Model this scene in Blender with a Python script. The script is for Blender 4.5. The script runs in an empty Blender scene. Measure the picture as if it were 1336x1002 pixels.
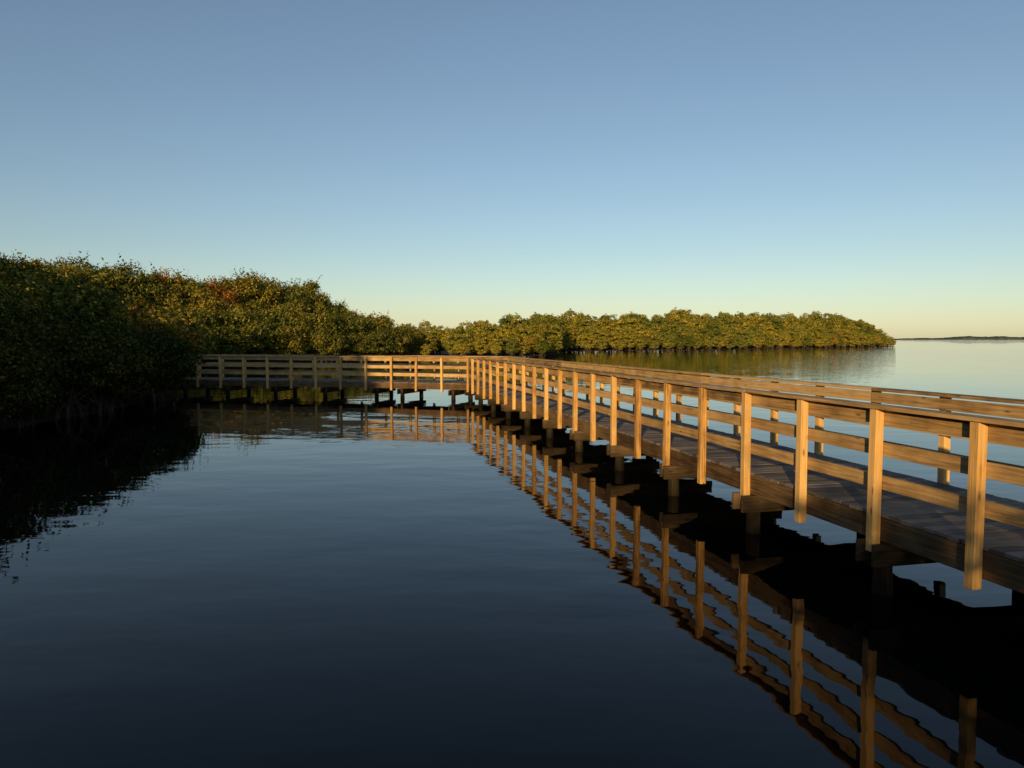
import bpy, math, random
import numpy as np
from mathutils import Vector
random.seed(7); rng=np.random.default_rng(7)
scene=bpy.context.scene
def link(o,parent=None):
    scene.collection.objects.link(o)
    if parent: o.parent=parent
    return o
def empty(name): 
    return link(bpy.data.objects.new(name,None))
F=960.0; HW=2.62
# ---------------- materials ----------------
def newmat(name):
    m=bpy.data.materials.new(name); m.use_nodes=True
    nt=m.node_tree; nt.nodes.clear()
    out=nt.nodes.new('ShaderNodeOutputMaterial')
    return m,nt,out
def N(nt,t,**kw):
    n=nt.nodes.new(t)
    for k,v in kw.items(): setattr(n,k,v)
    return n
def ramp(nt,stops):
    r=nt.nodes.new('ShaderNodeValToRGB'); e=r.color_ramp.elements
    while len(e)<len(stops): e.new(0.5)
    for i,(p,c) in enumerate(stops):
        e[i].position=p; e[i].color=(c[0],c[1],c[2],1)
    return r
def wood(name,dark,mid,light,rough=0.8,algae_shade=False):
    m,nt,out=newmat(name); L=nt.links
    b=N(nt,'ShaderNodeBsdfPrincipled'); b.inputs['Roughness'].default_value=rough
    b.inputs['Specular IOR Level'].default_value=0.2
    uv=N(nt,'ShaderNodeUVMap'); mp=N(nt,'ShaderNodeMapping'); mp.inputs['Scale'].default_value=(1.6,34,1)
    L.new(uv.outputs[0],mp.inputs[0])
    n1=N(nt,'ShaderNodeTexNoise'); n1.inputs['Scale'].default_value=1.0; n1.inputs['Detail'].default_value=6; n1.inputs['Distortion'].default_value=0.6
    L.new(mp.outputs[0],n1.inputs['Vector'])
    n2=N(nt,'ShaderNodeTexNoise'); n2.inputs['Scale'].default_value=2.6; n2.inputs['Detail'].default_value=5
    L.new(uv.outputs[0],n2.inputs['Vector'])
    g=N(nt,'ShaderNodeNewGeometry')
    a=N(nt,'ShaderNodeMath',operation='MULTIPLY'); a.inputs[1].default_value=0.6; L.new(n1.outputs[0],a.inputs[0])
    a2=N(nt,'ShaderNodeMath',operation='MULTIPLY_ADD'); a2.inputs[1].default_value=0.45; L.new(n2.outputs[0],a2.inputs[0]); L.new(a.outputs[0],a2.inputs[2])
    a3=N(nt,'ShaderNodeMath',operation='MULTIPLY_ADD'); a3.inputs[1].default_value=0.32; L.new(g.outputs['Random Per Island'],a3.inputs[0]); L.new(a2.outputs[0],a3.inputs[2])
    r=ramp(nt,[(0.46,dark),(0.64,mid),(0.86,light)]); L.new(a3.outputs[0],r.inputs[0])
    v=N(nt,'ShaderNodeTexVoronoi'); v.inputs['Scale'].default_value=1.0
    mp2=N(nt,'ShaderNodeMapping'); mp2.inputs['Scale'].default_value=(2.2,7,1); L.new(uv.outputs[0],mp2.inputs[0]); L.new(mp2.outputs[0],v.inputs['Vector'])
    kr=ramp(nt,[(0.05,(0.25,0.25,0.25)),(0.13,(1,1,1))]); L.new(v.outputs['Distance'],kr.inputs[0])
    mx=N(nt,'ShaderNodeMixRGB',blend_type='MULTIPLY'); mx.inputs[0].default_value=0.8
    L.new(r.outputs[0],mx.inputs[1]); L.new(kr.outputs[0],mx.inputs[2])
    col=mx.outputs[0]
    if algae_shade:  # darkens towards the water: algae tone with shade painted in
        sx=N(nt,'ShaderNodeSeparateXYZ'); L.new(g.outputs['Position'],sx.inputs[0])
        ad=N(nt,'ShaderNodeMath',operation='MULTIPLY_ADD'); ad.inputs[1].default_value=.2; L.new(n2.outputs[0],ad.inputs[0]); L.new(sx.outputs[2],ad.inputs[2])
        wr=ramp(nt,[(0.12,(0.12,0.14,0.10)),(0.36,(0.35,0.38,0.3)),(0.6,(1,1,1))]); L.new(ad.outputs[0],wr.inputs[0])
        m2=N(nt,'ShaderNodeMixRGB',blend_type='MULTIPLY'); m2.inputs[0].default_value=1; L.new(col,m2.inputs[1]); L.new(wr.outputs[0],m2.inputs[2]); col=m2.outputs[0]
    L.new(col,b.inputs['Base Color'])
    bp=N(nt,'ShaderNodeBump'); bp.inputs['Strength'].default_value=0.7; bp.inputs['Distance'].default_value=0.006
    L.new(n1.outputs[0],bp.inputs['Height']); L.new(bp.outputs[0],b.inputs['Normal'])
    L.new(b.outputs[0],out.inputs[0]); return m
m_post=wood('weathered_post_wood',(0.19,0.10,0.030),(0.50,0.295,0.095),(0.68,0.45,0.175))
m_rail=wood('weathered_rail_wood',(0.12,0.075,0.034),(0.35,0.225,0.095),(0.56,0.39,0.18))
m_deck=wood('weathered_deck_wood',(0.055,0.047,0.040),(0.125,0.108,0.09),(0.24,0.205,0.165))
m_beam=wood('shade_toned_beam_wood',(0.025,0.017,0.010),(0.065,0.045,0.025),(0.14,0.095,0.05),algae_shade=True)  # dark wood tone has the shade under the deck painted in
m_fascia=wood('shade_toned_fascia_wood',(0.045,0.027,0.013),(0.115,0.073,0.034),(0.22,0.145,0.07))  # wood darkened to carry the shade on the deck edge

def leafmat(name,c0,c1,c2,brown,bp_=.955):
    m,nt,out=newmat(name); L=nt.links
    g=N(nt,'ShaderNodeNewGeometry'); oi=N(nt,'ShaderNodeObjectInfo')
    r=ramp(nt,[(0.0,c0),(0.55,c1),(0.95,c2)]); L.new(g.outputs['Random Per Island'],r.inputs[0])
    r2=ramp(nt,[(0.0,(0.5,0.62,0.65)),(0.3,(.9,1,1)),(0.7,(1.25,1.15,1.0)),(bp_,(1.45,1.25,1.0)),(bp_+.012,brown)]); L.new(oi.outputs['Random'],r2.inputs[0])
    mx=N(nt,'ShaderNodeMixRGB',blend_type='MULTIPLY'); mx.inputs[0].default_value=1
    L.new(r.outputs[0],mx.inputs[1]); L.new(r2.outputs[0],mx.inputs[2])
    b=N(nt,'ShaderNodeBsdfDiffuse')
    t=N(nt,'ShaderNodeBsdfTranslucent'); L.new(mx.outputs[0],b.inputs['Color']); L.new(mx.outputs[0],t.inputs[0])
    ms=N(nt,'ShaderNodeMixShader'); ms.inputs[0].default_value=0.25; L.new(b.outputs[0],ms.inputs[1]); L.new(t.outputs[0],ms.inputs[2])
    L.new(ms.outputs[0],out.inputs[0]); return m
m_leaf=leafmat('mangrove_leaf',(0.042,0.055,0.012),(0.125,0.132,0.025),(0.34,0.28,0.06),(1.7,0.85,0.9),.94)
m_leafd=leafmat('shade_toned_fringe_leaf',(0.014,0.020,0.006),(0.038,0.047,0.012),(0.12,0.12,0.03),(1.4,0.95,0.9),.97)  # leaf colour darkened to paint in the shade on the fringe
m_leaf2=leafmat('golden_mangrove_leaf',(0.08,0.10,0.018),(0.21,0.212,0.036),(0.42,0.37,0.075),(1.35,1.0,0.9),.97)  # brighter, more golden leaf colour for the distant-mangrove meshes
m_bark,nt,out=newmat('mangrove_bark')
b=N(nt,'ShaderNodeBsdfPrincipled'); b.inputs['Roughness'].default_value=0.9
n=N(nt,'ShaderNodeTexNoise'); n.inputs['Scale'].default_value=9; r=ramp(nt,[(0.3,(0.04,0.028,0.02)),(0.7,(0.12,0.09,0.07))])
nt.links.new(n.outputs[0],r.inputs[0]); nt.links.new(r.outputs[0],b.inputs['Base Color']); nt.links.new(b.outputs[0],out.inputs[0])
m_mud,nt,out=newmat('mud_ground')
b=N(nt,'ShaderNodeBsdfPrincipled'); b.inputs['Roughness'].default_value=0.9
n=N(nt,'ShaderNodeTexNoise'); n.inputs['Scale'].default_value=1.5; n.inputs['Detail'].default_value=6; r=ramp(nt,[(0.3,(0.012,0.01,0.007)),(0.7,(0.04,0.033,0.02))])
nt.links.new(n.outputs[0],r.inputs[0]); nt.links.new(r.outputs[0],b.inputs['Base Color']); nt.links.new(b.outputs[0],out.inputs[0])
m_shore,nt,out=newmat('distant_foliage')
b=N(nt,'ShaderNodeBsdfDiffuse')
n=N(nt,'ShaderNodeTexNoise'); n.inputs['Scale'].default_value=.15; n.inputs['Detail'].default_value=6; r=ramp(nt,[(0.35,(0.045,0.06,0.065)),(0.7,(0.095,0.11,0.09))])
g=N(nt,'ShaderNodeNewGeometry'); nt.links.new(g.outputs['Position'],n.inputs['Vector'])
nt.links.new(n.outputs[0],r.inputs[0]); nt.links.new(r.outputs[0],b.inputs[0]); nt.links.new(b.outputs[0],out.inputs[0])

# ---------------- water ----------------
m_w,nt,out=newmat('bay_water'); L=nt.links
b=N(nt,'ShaderNodeBsdfPrincipled'); b.inputs['Base Color'].default_value=(0.002,0.003,0.003,1)
b.inputs['Roughness'].default_value=0.02; b.inputs['IOR'].default_value=1.25
g=N(nt,'ShaderNodeNewGeometry')
mp=N(nt,'ShaderNodeMapping'); mp.inputs['Scale'].default_value=(0.55,1.0,1); mp.inputs['Rotation'].default_value=(0,0,0.25); L.new(g.outputs['Position'],mp.inputs[0])
n1=N(nt,'ShaderNodeTexNoise'); n1.inputs['Scale'].default_value=1.1; n1.inputs['Detail'].default_value=3; n1.inputs['Roughness'].default_value=0.45; L.new(mp.outputs[0],n1.inputs['Vector'])
n2=N(nt,'ShaderNodeTexNoise'); n2.inputs['Scale'].default_value=0.09; n2.inputs['Detail'].default_value=2; L.new(g.outputs['Position'],n2.inputs['Vector'])
r=ramp(nt,[(0.35,(0.2,)*3),(0.7,(.9,)*3)]); L.new(n2.outputs[0],r.inputs[0])
mu=N(nt,'ShaderNodeMath',operation='MULTIPLY'); L.new(n1.outputs[0],mu.inputs[0]); L.new(r.outputs[0],mu.inputs[1])
# open bay is choppier than the sheltered lagoon
sx=N(nt,'ShaderNodeSeparateXYZ'); L.new(g.outputs['Position'],sx.inputs[0])
mr=N(nt,'ShaderNodeMapRange'); mr.inputs['From Min'].default_value=14; mr.inputs['From Max'].default_value=70; mr.inputs['To Min'].default_value=0; mr.inputs['To Max'].default_value=1.6
L.new(sx.outputs[0],mr.inputs['Value'])
n3=N(nt,'ShaderNodeTexNoise'); n3.inputs['Scale'].default_value=2.2; n3.inputs['Detail'].default_value=2; L.new(mp.outputs[0],n3.inputs['Vector'])
ad=N(nt,'ShaderNodeMath',operation='MULTIPLY_ADD'); L.new(n3.outputs[0],ad.inputs[0]); L.new(mr.outputs[0],ad.inputs[1]); L.new(mu.outputs[0],ad.inputs[2])
bp=N(nt,'ShaderNodeBump'); bp.inputs['Strength'].default_value=1.0; bp.inputs['Distance'].default_value=0.02
L.new(ad.outputs[0],bp.inputs['Height']); L.new(bp.outputs[0],b.inputs['Normal']); L.new(b.outputs[0],out.inputs[0])
me=bpy.data.meshes.new('water'); S=9000
me.from_pydata([(-S,-S,0),(S,-S,0),(S,S,0),(-S,S,0)],[],[(0,1,2,3)]); me.materials.append(m_w)
link(bpy.data.objects.new('water',me))

# ---------------- box builder ----------------
def sag(y): # the boardwalk settles slightly toward its far end
    return -0.12*max(0.0,min(1.0,(y-6)/24.0))
class Boxes:
    def __init__(s): s.v=[];s.f=[];s.uv=[]
    def box(s,c,ax,ay,az,hx,hy,hz):
        c=Vector(c);ax=Vector(ax).normalized();ay=Vector(ay).normalized();az=Vector(az).normalized()
        b0=len(s.v); co=[]
        for i in (-1,1):
            for j in (-1,1):
                for k in (-1,1):
                    s.v.append(tuple(c+ax*i*hx+ay*j*hy+az*k*hz)); co.append((i*hx,j*hy,k*hz))
        u0=random.uniform(0,90);v0=random.uniform(0,90)
        faces=[((0,1,3,2),0),((4,6,7,5),0),((0,4,5,1),1),((2,3,7,6),1),((0,2,6,4),2),((1,5,7,3),2)]
        for idx,t in faces:
            s.f.append([b0+q for q in idx])
            for q in idx:
                x,y,z=co[q]
                if t==0: s.uv.append((u0+y*.3,v0+z))
                elif t==1: s.uv.append((u0+x,v0+z+3))
                else: s.uv.append((u0+x,v0+y))
    def cyl(s,c0,c1,r0,r1,n=14):
        c0=Vector(c0);c1=Vector(c1);b0=len(s.v);h=(c1-c0).length
        u0=random.uniform(0,90)
        for i in range(n):
            a=2*math.pi*i/n; d=Vector((math.cos(a),math.sin(a),0))
            s.v.append(tuple(c0+d*r0*random.uniform(.96,1.04)));s.v.append(tuple(c1+d*r1))
        for i in range(n):
            j=(i+1)%n
            s.f.append([b0+2*i,b0+2*j,b0+2*j+1,b0+2*i+1])
            s.uv+= [(u0,i*.05),(u0,(i+1)*.05),(u0+h,(i+1)*.05),(u0+h,i*.05)]
        s.f.append([b0+2*i+1 for i in range(n)]); s.uv+=[(u0,.1*math.cos(i)) for i in range(n)]
    def obj(s,name,mat,parent,bevel=0.0):
        me=bpy.data.meshes.new(name); me.from_pydata([(a,b_,c+sag(b_)) for a,b_,c in s.v],[],s.f); l=me.uv_layers.new(name='UVMap')
        l.data.foreach_set('uv',np.array(s.uv,dtype=np.float32).ravel()); me.materials.append(mat)
        o=link(bpy.data.objects.new(name,me),parent)
        if bevel:
            m=o.modifiers.new('Bevel','BEVEL'); m.width=bevel; m.segments=1; m.limit_method='ANGLE'
        return o
UP=Vector((0,0,1))
DK=0.85
bw=empty('wooden_boardwalk')
posts=Boxes();rails=Boxes();deck=Boxes();beams=Boxes();piles=Boxes();fasc=Boxes()
d=Vector((-0.2288,0.9735,0)); n=Vector((0.9735,0.2288,0))
Ls=lambda s:d*s+n*5.286
W=2.0
inner=[Ls(5.147-1.22*13),Ls(30.3),Vector((-5.2,32.0,0)),Vector((-14.5,34.0,0)),Vector((-22,35.5,0))]
def offset(poly,w):
    res=[]
    for i,p in enumerate(poly):
        ds=[]
        if i>0: ds.append((poly[i]-poly[i-1]).normalized())
        if i<len(poly)-1: ds.append((poly[i+1]-poly[i]).normalized())
        ns=[Vector((q.y,-q.x,0)) for q in ds]
        m=sum(ns,Vector()).normalized(); res.append(p+m*(w/m.dot(ns[0])))
    return res
outer=offset(inner,W)
def jit(a): return random.uniform(-a,a)
def rail_line(poly,side,start_on):
    for i in range(len(poly)-1):
        p,q=poly[i],poly[i+1]; t=(q-p).normalized(); Ln=(q-p).length
        nn=Vector((t.y,-t.x,0))*side
        s0=0.0 if i==0 else 0.06
        npost=round(Ln/1.22); sp=1.22 if i==0 else Ln/npost
        s=s0
        while s<Ln-0.25 or (i==0 and s<Ln):
            c=p+t*s
            top=DK+1.068; bot=DK-0.375+jit(.02)
            tilt=Vector((jit(.009),jit(.009),1)).normalized()
            posts.box(c+UP*((top+bot)/2),tilt,t,nn,(top-bot)/2,0.048,0.048)
            s+=sp
        for (z,h) in ((0.985,.07),(0.66,.07),(0.32,.07)):
            s=0.0
            while s<Ln:
                l=min(4.88,Ln-s)
                if l<.15: break
                c=p+t*(s+l/2)+nn*(0.05+0.021)+UP*(DK+z+jit(.009))
                rails.box(c,(t+UP*jit(.003)),nn,UP,l/2-0.003,0.019,h+jit(.003)); s+=4.88
        s=-0.05
        while s<Ln:
            l=min(4.88,Ln-s+.05)
            if l<.15: break
            c=p+t*(s+l/2)+nn*(0.03+jit(.004))+UP*(DK+1.068+0.021+0.001)
            rails.box(c,(t+UP*jit(.0008)),nn,UP,l/2-0.003,0.092,0.019); s+=4.88
        s=0
        while s<Ln:
            l=min(4.88,Ln-s)
            if l<.15: break
            fasc.box(p+t*(s+l/2)+nn*(0.05+0.024)+UP*(DK-0.042-0.12),t,nn,UP,l/2-0.003,0.021,0.12); s+=4.88
rail_line(inner,1,0)
rail_line(outer,-1,0)
for i in range(len(inner)-1):
    p,q=inner[i],inner[i+1]; t=(q-p).normalized(); nn=Vector((t.y,-t.x,0)); Ln=(q-p).length
    ext=(outer[i+1]-p).dot(t) if i==0 else Ln
    s=0.07; zoff=-0.004*i
    while s<ext:
        w=0.138
        deck.box(p+t*s+nn*(W/2+jit(.008))+UP*(DK-0.02+zoff+jit(.0025)),nn,t,UP,W/2-0.052,w/2,0.019); s+=0.146
    for o in (.65,1.35):
        s=0.06
        while s<ext-.1:
            l=min(4.88,ext-.06-s)
            if l<.1: break
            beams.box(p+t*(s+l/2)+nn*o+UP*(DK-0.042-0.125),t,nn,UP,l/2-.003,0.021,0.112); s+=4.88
    step=2.44; s=0.0 if i==0 else 0.8
    while s<ext-.1:
        for dd in (-0.115,0.115):
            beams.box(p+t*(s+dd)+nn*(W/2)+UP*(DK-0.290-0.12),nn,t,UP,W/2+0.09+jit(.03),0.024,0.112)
        for o in (0.12,W-0.12):
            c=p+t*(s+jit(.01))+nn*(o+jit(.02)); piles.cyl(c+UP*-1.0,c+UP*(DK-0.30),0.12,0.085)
        s+=step
posts.obj('railing_posts',m_post,bw,0.004); rails.obj('railing_boards',m_rail,bw,0.003); fasc.obj('edge_stringers',m_fascia,bw,0.003)
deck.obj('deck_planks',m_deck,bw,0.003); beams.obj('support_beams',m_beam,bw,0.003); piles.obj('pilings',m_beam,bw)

# ---------------- vegetation ----------------
def tree_mesh(name,H,R,nl,ls,ncl,zlo,limbs=9,rc=0.3,seed=0,asp=.27,leaf=None,spr=1.75):
    rg=np.random.default_rng(seed)
    dirs=rg.normal(size=(ncl,3)); dirs/=np.linalg.norm(dirs,axis=1)[:,None]
    rad=rg.uniform(0.45,1.0,ncl)**0.6
    hz=(H-zlo)/2; cz=zlo+hz
    cc=np.stack([dirs[:,0]*rad*R*.8,dirs[:,1]*rad*R*.8,cz+dirs[:,2]*rad*hz*.82],1)
    cr=rg.uniform(0.5,1.4,ncl)*rc*R
    ci=rg.integers(0,ncl,nl)
    dv=rg.normal(size=(nl,3)); dv/=np.linalg.norm(dv,axis=1)[:,None]
    dv[:,2]=np.where(dv[:,2]<-0.2,-dv[:,2],dv[:,2])
    rr=rg.uniform(0.3,1.2,nl)**.6
    pos=cc[ci]+dv*(cr[ci]*rr)[:,None]*np.array([1,1,.85])
    k=nl//14; sp=rg.integers(0,ncl,k//8)
    sdir=rg.normal(size=(k//8,3)); sdir[:,2]=abs(sdir[:,2])+.4; sdir/=np.linalg.norm(sdir,axis=1)[:,None]
    for j in range(k//8):
        m=rg.integers(0,nl,8); tt=rg.uniform(.9,spr,8)
        pos[m]=cc[sp[j]]+sdir[j]*(cr[sp[j]]*tt)[:,None]+rg.normal(size=(8,3))*.05*R/2
    pos[:,2]=np.maximum(pos[:,2],0.05)
    out=pos-np.array([0,0,cz*.8]); out/=np.linalg.norm(out,axis=1)[:,None]
    nr=dv*.8+out*.4+np.array([0,0,.05])+rg.normal(size=(nl,3))*.45
    nr/=np.linalg.norm(nr,axis=1)[:,None]
    a=np.cross(nr,rg.normal(size=(nl,3))); a/=np.linalg.norm(a,axis=1)[:,None]; b=np.cross(nr,a)
    sz=ls*rg.uniform(.6,1.3,nl)
    A=a*(sz*.5)[:,None]; B=b*(sz*asp)[:,None]
    vs=np.stack([pos-A,pos+B-A*.1,pos+A,pos-B-A*.1],1).reshape(-1,3)
    V=[vs]; nv=len(vs); faces=np.arange(nv).reshape(-1,4); Fl=[faces]; mats=[np.zeros(len(faces),int)]
    order=rg.permutation(ncl)[:limbs]
    def tube(p0,p1,r0,r1):
        nonlocal nv
        ax=p1-p0; l=np.linalg.norm(ax)+1e-6; ax/=l
        u=np.cross(ax,[.3,.9,.1]); u/=np.linalg.norm(u); w=np.cross(ax,u); k=6
        an=np.arange(k)*2*np.pi/k; ring=np.cos(an)[:,None]*u+np.sin(an)[:,None]*w
        V.append(np.concatenate([p0+ring*r0,p1+ring*r1])); i=np.arange(k); j=(i+1)%k
        Fl.append(np.stack([nv+i,nv+j,nv+k+j,nv+k+i],1)); mats.append(np.ones(k,int)); nv+=2*k
    th=np.array([0,0,zlo+H*.12]); r0=.022*H
    tube(np.array([0,0,-.3]),th,r0,r0*.75)
    for c in order:
        tgt=cc[c]; mid=th*.5+tgt*.5+rg.normal(size=3)*.08*R; tube(th,mid,r0*.55,r0*.33); tube(mid,tgt,r0*.33,r0*.12)
        for _ in range(3):
            e=tgt+rg.normal(size=3)*cr[c]*.6; tube(tgt,e,r0*.13,r0*.04)
    for _ in range(9):
        an=rg.uniform(0,6.28); rr_=rg.uniform(.25,.6)*R*.7; top=np.array([math.cos(an)*.12,math.sin(an)*.12,rg.uniform(.15,.28)*H])
        bot=np.array([math.cos(an)*rr_,math.sin(an)*rr_,-.2]); mid=(top+bot)/2+np.array([math.cos(an),math.sin(an),1])*.12*rr_
        tube(top,mid,r0*.25,r0*.22); tube(mid,bot,r0*.22,r0*.18)
    V=np.concatenate(V); Fa=np.concatenate(Fl); M=np.concatenate(mats)
    me=bpy.data.meshes.new(name); me.vertices.add(len(V)); me.vertices.foreach_set('co',V.astype(np.float32).ravel())
    me.loops.add(Fa.size); me.loops.foreach_set('vertex_index',Fa.astype(np.int32).ravel())
    me.polygons.add(len(Fa)); me.polygons.foreach_set('loop_start',(np.arange(len(Fa))*4).astype(np.int32))
    me.polygons.foreach_set('loop_total',np.full(len(Fa),4,np.int32)); me.polygons.foreach_set('material_index',M.astype(np.int32))
    me.materials.append(leaf or m_leaf); me.materials.append(m_bark); me.update(); me.validate(); return me
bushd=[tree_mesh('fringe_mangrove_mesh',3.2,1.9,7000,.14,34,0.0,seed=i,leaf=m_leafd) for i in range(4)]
bush=[tree_mesh('mangrove_bush_mesh',3.2,1.9,6000,.18,34,0.0,seed=i+5) for i in range(3)]
tree=[tree_mesh('mangrove_tree_mesh',7.6,3.0,11000,.24,60,0.9,limbs=16,rc=.26,seed=10+i) for i in range(5)]
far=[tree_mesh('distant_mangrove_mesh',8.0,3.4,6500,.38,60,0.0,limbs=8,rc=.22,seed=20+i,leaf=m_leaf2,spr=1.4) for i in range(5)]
cnt=[0]
def put(meshes,parent,x,y,H,baseH,wide=1.0):
    o=bpy.data.objects.new(parent.name+'_tree',random.choice(meshes)); s=H/baseH
    o.location=(x,y,0.0); o.rotation_euler=(jit(.08),jit(.08),random.uniform(0,6.28)); o.scale=(s*wide,s*wide,s)
    link(o,parent); cnt[0]+=1
poly=[(-11.5,-25),(-12,-8),(-12.5,6),(-12.6,14),(-13.2,20),(-13.2,26),(-13.9,31),(-16.4,35),(-19,42),(-27,50),(-32,60),(-31,70),(-26,80),(-20,90),(-15.5,99),(-14,108),(-30,140),(-90,140),(-90,-25)]
def inside(x,y,P):
    c=False;j=len(P)-1
    for i in range(len(P)):
        xi,yi=P[i];xj,yj=P[j]
        if (yi>y)!=(yj>y) and x<(xj-xi)*(y-yi)/(yj-yi)+xi: c=not c
        j=i
    return c
def dshore(x,y):
    best=1e9
    for i in range(16):
        a=Vector(poly[i]);b=Vector(poly[i+1]);p=Vector((x,y));ab=b-a
        t=max(0,min(1,(p-a).dot(ab)/ab.dot(ab))); best=min(best,(p-(a+ab*t)).length)
    return best
th=empty('mangrove_thicket')
y=-24
while y<125:
    x=-75
    while x<-10:
        px=x+jit(.7);py=y+jit(.7)
        if inside(px,py,poly):
            ds=dshore(px,py)
            infr = px>-0.78*py-5
            par=(int(round(x/1.9))+int(round(y/1.9)))%2==0
            if ds>0.25 and ds<25 and infr:
                nearz=py<40
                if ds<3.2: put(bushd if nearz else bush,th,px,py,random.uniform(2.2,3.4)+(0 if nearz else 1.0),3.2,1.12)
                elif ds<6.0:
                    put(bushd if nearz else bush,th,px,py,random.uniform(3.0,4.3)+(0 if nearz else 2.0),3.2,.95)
                elif par:
                    cap=10.0 if py<45 else 10.6
                    H=min(4.6+(0.6 if py<45 else .8)*(ds-6.0),cap)*random.uniform(.84,1.1)
                    put(tree,th,px,py,H,7.6,1.0 if H<7.6 else .86)
            elif py<13 and ds<20 and ds>.5 and par:
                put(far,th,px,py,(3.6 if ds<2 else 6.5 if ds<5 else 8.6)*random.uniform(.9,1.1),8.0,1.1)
        x+=1.9
    y+=1.9
for i in range(13):
    X=-7+i*1.7
    if 5.6<X<10.4: continue
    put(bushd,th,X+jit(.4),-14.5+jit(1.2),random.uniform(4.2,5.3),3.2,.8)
def ground(name,P,z=0.05):
    me=bpy.data.meshes.new(name); vs=[(a,b,z) for a,b in P]+[(a,b,-.6) for a,b in P]; k=len(P)
    me.from_pydata(vs,[],[list(range(k))]+[[i,(i+1)%k,k+(i+1)%k,k+i] for i in range(k)]); me.materials.append(m_mud); link(bpy.data.objects.new(name,me))
ground('mud_bank',[(30,-25),(28,-13),(10,-11.2),(0,-11.8),(-8,-11)]+[(a-1.6,b) for a,b in poly[1:16]]+[(-31,139),(-90,139),(-90,-25)],.04)
# island
isl=empty('mangrove_island')
prof=[(505,104,4.6),(560,104,5.1),(620,106,5.6),(680,110,6.1),(712,114,5.4),(718,152,7.9),(800,158,8.4),(900,168,8.8),(1000,186,9.3),(1080,205,9.6),(1130,220,9.6),(1150,227,7.8),(1170,234,4.4)]
shore=[]
for (a,b) in zip(prof[:-1],prof[1:]):
    x0=(a[0]-668)/F*a[1];x1=(b[0]-668)/F*b[1]
    Ld=math.hypot(x1-x0,b[1]-a[1]); k=max(1,int(Ld/2.5))
    for i in range(k):
        t=i/k; X=x0+(x1-x0)*t;Y=a[1]+(b[1]-a[1])*t;H=a[2]+(b[2]-a[2])*t
        shore.append((X,Y))
        und=1+.045*math.sin(X*.21)+.04*math.sin(X*.47+1)
        for r_ in range(6):
            hs=[.45,.62,.82,.93,1,1.02][r_]
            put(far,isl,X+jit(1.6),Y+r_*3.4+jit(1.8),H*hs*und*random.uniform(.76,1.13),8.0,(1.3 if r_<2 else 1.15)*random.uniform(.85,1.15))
shore.append((122,234))
ground('island_ground',[(a,b+0.8) for a,b in shore]+[(135,270),(-20,190),(-25,110)],.08)
# distant wooded shore: low hummocky ridge
vs=[];fa=[];nx=420;prf=[(0,0),(4,.55),(10,.85),(22,1.0),(45,.9),(90,0)]
hh=5.0
for i in range(nx):
    X=770+i*4.0
    hh+= random.uniform(-.7,.7)+(5.0-hh)*.12
    e=min(1,.35+i/60)
    for (yy,f) in prf:
        vs.append((X,1450+yy+12*math.sin(X*.01),(hh+random.uniform(-.8,.8))*f*e-.1*(f==0)))
k=len(prf)
for i in range(nx-1):
    for j in range(k-1): fa.append((i*k+j,(i+1)*k+j,(i+1)*k+j+1,i*k+j+1))
me=bpy.data.meshes.new('distant_shoreline'); me.from_pydata(vs,[],fa); me.materials.append(m_shore); link(bpy.data.objects.new('distant_shoreline',me))
print('instances',cnt[0])
# ---------------- light ----------------
az=math.radians(-15); el=math.radians(10)
sd=Vector((math.sin(az)*math.cos(el),-math.cos(az)*math.cos(el),math.sin(el)))
w=bpy.data.worlds.new('World'); scene.world=w; w.use_nodes=True; nt=w.node_tree; nt.nodes.clear()
o=nt.nodes.new('ShaderNodeOutputWorld'); bg=nt.nodes.new('ShaderNodeBackground'); sk=nt.nodes.new('ShaderNodeTexSky')
sk.sky_type='NISHITA'; sk.sun_disc=False; sk.sun_elevation=el; sk.sun_rotation=math.atan2(sd.x,sd.y)%(2*math.pi)
sk.air_density=1.0; sk.dust_density=0.3; sk.ozone_density=1.5
hs=nt.nodes.new('ShaderNodeHueSaturation'); hs.inputs['Saturation'].default_value=0.88
tm=nt.nodes.new('ShaderNodeMixRGB'); tm.blend_type='MULTIPLY'; tm.inputs[0].default_value=1; tm.inputs[2].default_value=(0.96,1.03,1.12,1)
bg.inputs[1].default_value=0.108
nt.links.new(sk.outputs[0],hs.inputs['Color']); nt.links.new(hs.outputs[0],tm.inputs[1]); nt.links.new(tm.outputs[0],bg.inputs[0]); nt.links.new(bg.outputs[0],o.inputs[0])
sl=bpy.data.lights.new('sun','SUN'); sl.energy=5.0; sl.angle=math.radians(.5); sl.color=(1,0.66,0.30)
so=link(bpy.data.objects.new('sun',sl)); so.rotation_euler=sd.to_track_quat('Z','Y').to_euler()
# ---------------- camera ----------------
cd=bpy.data.cameras.new('camera'); cam=link(bpy.data.objects.new('camera',cd)); cd.sensor_width=36; cd.lens=36*F/1336
cd.clip_end=20000; cam.location=(0,0,HW); cam.rotation_euler=(math.radians(90)-math.atan(59.5/F),0,0)
scene.camera=cam
scene.view_settings.view_transform='Standard'; scene.view_settings.look='None'; scene.view_settings.exposure=0
